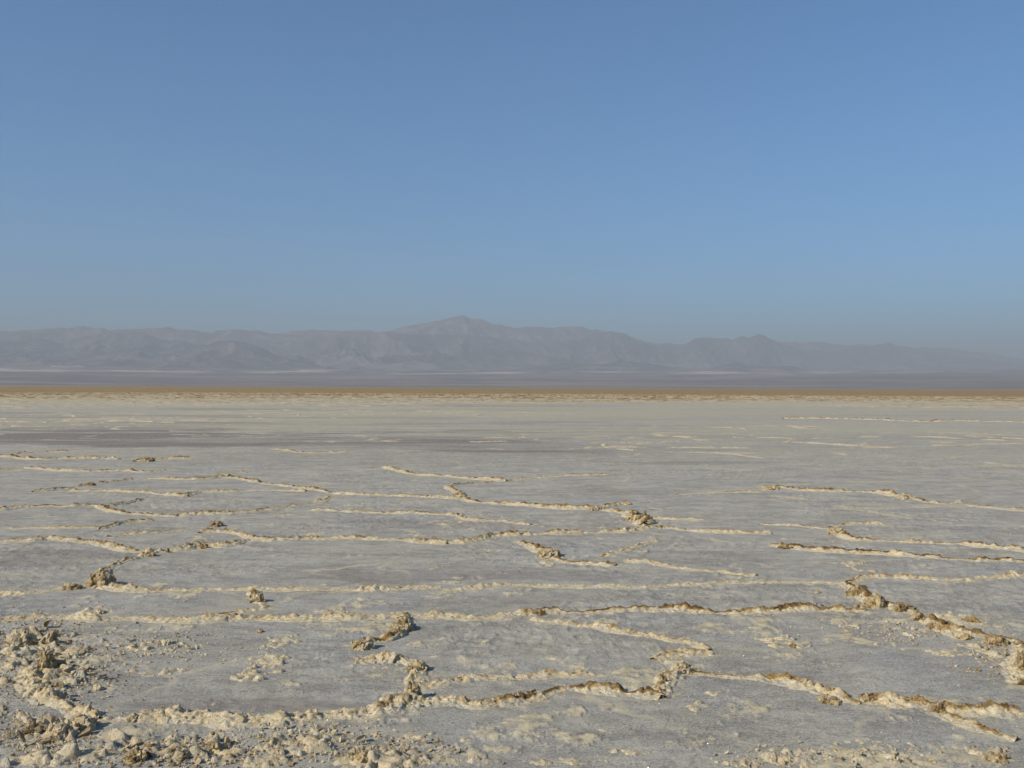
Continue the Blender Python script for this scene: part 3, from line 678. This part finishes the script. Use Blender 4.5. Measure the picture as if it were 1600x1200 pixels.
# far flat: wet purple band, warm crusty zones, brown far margin
streak = fbm(X/4.0, Y, 5, 5, 650, .65)
wet = np.zeros_like(X)
for (px, py, wp, hp, s) in ((300,685,900,24,1.1),(120,668,500,14,.55),(700,690,500,16,.65),(900,705,500,12,.6),(1230,733,120,10,.9),(1330,742,220,6,.8),(1070,723,300,6,.8),(1480,727,260,5,.9),(1250,700,300,5,.5),(1170,755,220,4,.8),(1560,760,160,4,.6),(330,800,260,10,.35),(700,820,400,14,.35),(1000,770,400,12,.4),(120,870,260,24,.3),(850,900,360,20,.35),(480,960,260,14,.3),(1350,880,260,14,.35),
                          (430,1100,330,22,.38),(640,905,500,26,.3),(1250,1030,200,26,.25),(900,935,500,18,.35),(1340,808,160,6,.4)):
    cx, cy = gp(px, py); _, dn = gp(px, py+hp/2); _, df = gp(px, py-hp/2); a = wp/F*cy/2; b = (df-dn)/2
    e = np.hypot((X-cx)/a, (Y-(dn+df)/2)/b); wob = 2.6*(fbm(X/3, Y, max(.5, b*.6), 5, 660+px, .7)-.5)
    wet = np.maximum(wet, s*sm(1.15, 0.35, e+wob))
wet = wet*(0.35+1.3*sm(.36, .62, fbm(X/5, Y, 2.2, 5, 655, .7)))
wet = np.clip(np.maximum(wet, 0.55*sm(0.53, 0.68, streak)*sm(16, 40, Y)*sm(170, 110, Y)), 0, 1)
s1 = fbm(X/6, Y, 9, 6, 656, .8); s2 = fbm(X/5, Y, 7, 6, 657, .8)
wet = np.clip((wet+0.55*sm(.55, .68, s1)*sm(15, 34, Y)*sm(150, 90, Y))*(0.45+0.55*sm(0.25, -0.05, th)), 0, 1)
warm = sm(14, 60, rr+16*(fbm(X, Y, 9, 3, 670)-.5))*(0.25+0.55*sm(.35, .6, fbm(X/2, Y, 7, 4, 680)))
warm = warm*(1-0.75*wet)
crust = np.maximum(crust, 0.55*sm(.58, .68, s2)*sm(18, 34, Y)*sm(130, 90, Y))
warm = np.clip(warm*(0.7+0.6*sm(.4, .6, s2))*(1-0.35*sm(45, 80, rr)*sm(.35,.6,fbm(X/6, Y, 14, 4, 685, .65))), 0, 0.8)
brown = sm(205, 255, rr+70*(fbm(X/2.5, Y, 45, 4, 690)-.5))*0.95
crust = np.where(rr > 60, np.maximum(crust, sm(105, 160, rr)*(0.05+0.5*fbm(X/2, Y, 12, 4, 695))), crust)
o = mesh_obj('salt_flat', np.stack([X, Y, Z], -1).reshape(-1, 3), grid_faces(len(R), len(TH), True)[:, ::-1], M_FLAT,
             {'crust': crust.ravel(), 'wet': wet.ravel(), 'warm': warm.ravel(), 'brown': brown.ravel()})
tag(o, kind='structure')

# far network of low ridges and the rough brown margin, too many to count
TH2 = np.linspace(-math.radians(33), math.radians(33), 1300); R2 = np.concatenate([np.geomspace(11.5, 260, 1050)[:-1], np.geomspace(260, 2550, 200)])
rr, th = np.meshgrid(R2, TH2, indexing='ij'); X = rr*np.sin(th); Y = rr*np.cos(th)
wx = X+1.6*(fbm(X, Y, 3, 3, 710)-.5); wy = Y+1.6*(fbm(X, Y, 3, 3, 711)-.5)
S = 3.0; gx = np.floor(wx/S); gy = np.floor(wy/S); f1 = np.full(X.shape, 99.); f2 = f1.copy()
for dx in (-1, 0, 1):
    for dy in (-1, 0, 1):
        jx = _hash(gx+dx, gy+dy, gx*0, 21); jy = _hash(gx+dx, gy+dy, gx*0, 22)
        q = np.hypot((gx+dx+jx)*S-wx, (gy+dy+jy)*S-wy); f2 = np.where(q < f1, f1, np.minimum(f2, q)); f1 = np.minimum(f1, q)
edge = (f2-f1)*0.5
dens = fbm(X/2, Y, 14, 3, 720)
stren = np.clip(sm(.40, .60, dens)*0.55*sm(11.5, 16, rr)+sm(.5, .7, dens)*0.3*sm(20, 34, rr) + sm(55, 130, rr)*(0.35+0.5*dens) + sm(150, 260, rr)*0.3, 0, 1.2)
lens = sm(.46, .62, fbm(X, Y, 1.6, 5, 730, .65)+0.22*sm(60, 160, rr))
net = np.clip(1-edge/(0.10+0.0022*rr), 0, 1)*stren*lens
cell = _hash(np.floor(X/.40+3*fbm(X, Y, 2, 2, 741)), np.floor(Y/1.3), X*0, 5); cell2 = _hash(np.floor(X/.8), np.floor(Y/2.3), X*0, 6)
zn = fbm(X/2, Y, 20, 4, 742)
rough = sm(70, 230, rr+60*(zn-.5))*(0.2+1.1*fbm(X, Y, 5, 3, 740))
H = 0.07+0.05*sm(120, 300, rr)
Z = ground_z(X, Y)-0.02+(net*H*(0.7+0.6*fbm(X, Y, .6, 3, 750)) + rough*(0.02+0.13*cell**3))
Z = Z + 0.012*(net > 0.02)
bw = 0.22+0.5*sm(.5, 1, net)*fbm(X, Y, 3, 3, 760)+0.50*sm(205, 255, rr+70*(fbm(X/2.5, Y, 45, 4, 690)-.5)) + 0.25*(fbm(X/3, Y, 60, 3, 770)-.5) + (0.5*(cell2-.5)+0.5*(cell**3))*(0.3+1.4*fbm(X/3, Y, 30, 4, 778))*sm(60, 140, rr); bw = np.where(rr > 200, np.clip(bw, 0.56*sm(215, 270, rr), 0.70), bw)
o = mesh_obj('rough_salt_crust', np.stack([X, Y, Z], -1).reshape(-1, 3), grid_faces(len(R2), len(TH2))[:, ::-1], M_SALT, {'brown': bw.ravel(), 'grey': (np.clip(0.35*sm(.9, .3, net)+0.35*sm(.4, .65, fbm(X/3, Y, 9, 4, 775)), 0, .8)*sm(150, 100, rr)).ravel()})
tag(o, 'far broken salt crust, cream turning brown toward the horizon', 'salt crust', kind='stuff')

# ------------------------------------------------------------------ gravel plain rising beyond the flat
TH3 = np.concatenate([np.linspace(-math.radians(33), math.radians(33), 700), np.linspace(math.radians(33), 2*math.pi-math.radians(33), 70)[1:-1]])
R3 = np.geomspace(2560, 15200, 280)
rr, th = np.meshgrid(R3, TH3, indexing='ij'); X = rr*np.sin(th); Y = rr*np.cos(th)
pxs = 800+F*np.tan(np.clip(th, -.6, .6))
PLAIN_TOP = 5200.0
def plain_z(r): return np.interp(r, [0, 2560, 3000, 4000, 5200, 7000, 12500], [-1, -1.0, 4.0, 36, 86, 118, 130])
Z = plain_z(rr) + 3.0*(fbm(X, Y, 500, 4, 810)-.5)*sm(2600, 3200, rr)
yy = 604.3-(Z-CAMH)/rr*F
pale = sm(0.50, 0.64, fbm(X/1.3, Y, 240, 5, 820, .65)) * sm(4300, 4650, rr)*sm(5500, 5100, rr)
pale = np.maximum(pale, 0.22*sm(.52, .64, fbm(X/5, Y, 110, 4, 830))*sm(2900, 3100, rr)*sm(3500, 3300, rr))
pale = np.maximum(pale, 0.20*sm(.5, .66, fbm(X/3, Y, 200, 4, 840)))
o = mesh_obj('gravel_plain', np.stack([X, Y, Z], -1).reshape(-1, 3), grid_faces(len(R3), len(TH3), True)[:, ::-1], M_PLAIN, {'pale': np.clip(pale*0.9*(1-0.6*sm(0.1, 0.5, th)*(th < 1)), 0, 1).ravel()})
tag(o, kind='structure')

# ------------------------------------------------------------------ mountains: (name, skyline, base distance, crest distance as f(px), back)
def mountain(name, sky_pts, rc_pts, front, back, seed, rough=1.0, pale_amt=0.0, nscale=700, mat=None):
    mat = mat or M_HILL
    px0, px1 = sky_pts[0][0], sky_pts[-1][0]
    nth = int((px1-px0)*0.75); px = np.linspace(px0, px1, nth)
    ys = np.interp(px, [a for a, _ in sky_pts], [b for _, b in sky_pts])
    k = np.hanning(5); k /= k.sum(); ys = np.convolve(np.pad(ys, 2, 'edge'), k, 'valid')
    rc = np.interp(px, [a for a, _ in rc_pts], [b for _, b in rc_pts])
    th = np.arctan((px-800)/F)
    nr = 170; T = np.linspace(-1, 1, nr)
    tt, pp = np.meshgrid(T, np.arange(nth), indexing='ij')
    rcen = rc[pp]; r = np.where(tt < 0, rcen+tt*front, rcen+tt*back)
    tha = th[pp]; X = r*np.sin(tha); Y = r*np.cos(tha)
    E = (604.3-ys+(0)*px)/F
    zc = (E*rc*np.cos(th)+CAMH)[pp]
    zc = zc + 40*rough*(fbm(X, Y, 260, 6, seed+3, .72)-.5) + 30*rough*(ridged(X, Y, 150, 3, seed+4)-.6)
    zb = plain_z(r)-6
    sh = np.clip(1-np.abs(tt), 0, 1)
    wxx = X+nscale*.5*(fbm(X, Y, nscale, 3, seed+31)-.5); wyy = Y+nscale*.5*(fbm(X, Y, nscale, 3, seed+32)-.5)
    er = ridged(wxx, wyy*0.6, nscale*.62, 6, seed)
    er2 = fbm(X, Y, nscale*1.7, 3, seed+50)
    body = sh**0.85*(1-0.0)
    cut = (1-er)**0.8*1.7*rough*np.clip((1-sh)*4.5, 0, 1) + 0.45*(er2-.5)*np.clip((1-sh)*2.5, 0, 1)
    prof = np.clip(body*(1-cut*0.62), 0, 1.0)
    Z = zb + np.maximum(zc-zb, 4)*prof - 10*(1-sm(0, .03, sh))
    pale = pale_amt*sm(.55, .68, fbm(X, Y, nscale*.5, 4, seed+9))*sm(.65, .05, prof) + 0.10*sm(.5, .7, fbm(X, Y, nscale*.8, 4, seed+19))
    o = mesh_obj(name, np.stack([X, Y, Z], -1).reshape(-1, 3), grid_faces(nr, nth)[:, ::-1], mat, {'pale': pale.ravel()})
    tag(o, kind='structure')
mountain('mountain_range', [(-120,520),(0,519),(40,519),(80,516),(125,514),(170,517),(200,516),(260,514),(300,518),(330,519),(380,516),(430,520),(480,517),(540,515),(600,517),(630,511),(660,504),(690,497),(708,495),(718,493),(726,492),(735,497),(760,502),(775,508),(800,509),(850,511),(895,508),(920,511),(960,518),(980,525),(1010,533),(1060,534),(1120,533),(1200,533),(1250,534),(1280,531),(1320,537),(1370,536),(1430,540),(1480,541),(1530,546),(1560,552),(1600,559),(1720,572)],
         [(-120,8400),(600,8600),(1000,9700),(1300,11400),(1600,13000),(1720,13200)], 2100, 1000, 1000, 1.0, 0.3, 900)
mountain('mountain_range', [(-120,540),(0,536),(60,532),(100,536),(150,524),(200,521),(225,524),(260,533),(300,538),(335,545),(380,538),(430,545),(500,528),(560,520),(620,520),(660,524),(720,522),(800,530),(860,538),(900,532),(935,520),(955,516),(975,521),(1000,531),(1030,542),(1060,540),(1085,526),(1100,524),(1130,528),(1160,524),(1185,520),(1200,525),(1220,536),(1260,545),(1330,543),(1370,537),(1390,533),(1410,538),(1450,546),(1520,556),(1600,566),(1720,577)],
         [(-120,7200),(600,7400),(1000,8500),(1300,10200),(1600,11600),(1720,11800)], 1500, 900, 2000, 1.0, 0.3, 600, M_DARK_HAZESTEP)  # dark colour paints the haze step against the farther range
mountain('hill', [(255,573),(275,562),(300,548),(325,538),(345,533),(360,531.5),(378,534),(400,541),(425,552),(445,558),(465,557),(480,562),(500,571),(512,576)], [(255,6300),(512,6300)], 800, 700, 3000, .8, 0.1, 350, M_DARK_HAZESTEP)
mountain('hills', [(-60,576),(0,572),(30,571),(60,566),(75,564),(90,568),(130,571),(170,566),(200,563),(225,565),(255,572),(300,577)], [(-60,5900),(300,5900)], 500, 500, 4000, .8, 0.9, 260)
mountain('hills', [(100,577),(130,573),(165,568),(195,564),(215,564),(240,569),(262,566),(290,570),(330,577),(360,578)], [(100,5700),(360,5700)], 350, 350, 7000, .8, 0.0, 220, M_DARK_HAZESTEP)
mountain('hills', [(800,578),(860,572),(895,567),(920,569),(955,565),(985,563),(1015,568),(1045,573),(1090,576),(1115,573),(1140,565),(1150,563),(1165,568),(1200,571),(1225,569),(1260,577),(1310,577),(1340,580),(1400,584)], [(800,6200),(1400,7400)], 600, 600, 5000, .8, 0.3, 300, M_DARK_HAZESTEP)
mountain('hills', [(1040,586),(1090,584),(1150,582),(1230,583),(1290,586),(1330,584),(1400,588),(1460,592)], [(1040,5300),(1460,6200)], 350, 350, 6000, .6, 0.9, 220)

# ------------------------------------------------------------------ haze
hb = bmesh.new(); bmesh.ops.create_cube(hb, size=1)
me = bpy.data.meshes.new('haze'); hb.to_mesh(me); hb.free()
ho = bpy.data.objects.new('haze', me); sc.collection.objects.link(ho)
ho.scale = (31000, 31000, 620); ho.location = (0, 0, 620/2-4)
hm = bpy.data.materials.new('haze'); hm.use_nodes = True; t = hm.node_tree; t.nodes.clear()
pv = t.nodes.new('ShaderNodeVolumePrincipled'); ou = t.nodes.new('ShaderNodeOutputMaterial')
pv.inputs['Color'].default_value = (*HAZE_COLOR, 1); pv.inputs['Density'].default_value = HAZE_DENSITY; pv.inputs['Anisotropy'].default_value = 0.0
t.links.new(pv.outputs[0], ou.inputs['Volume']); me.materials.append(hm)
tag(ho, 'thin blue haze in the air over the flat', 'haze', kind='stuff')
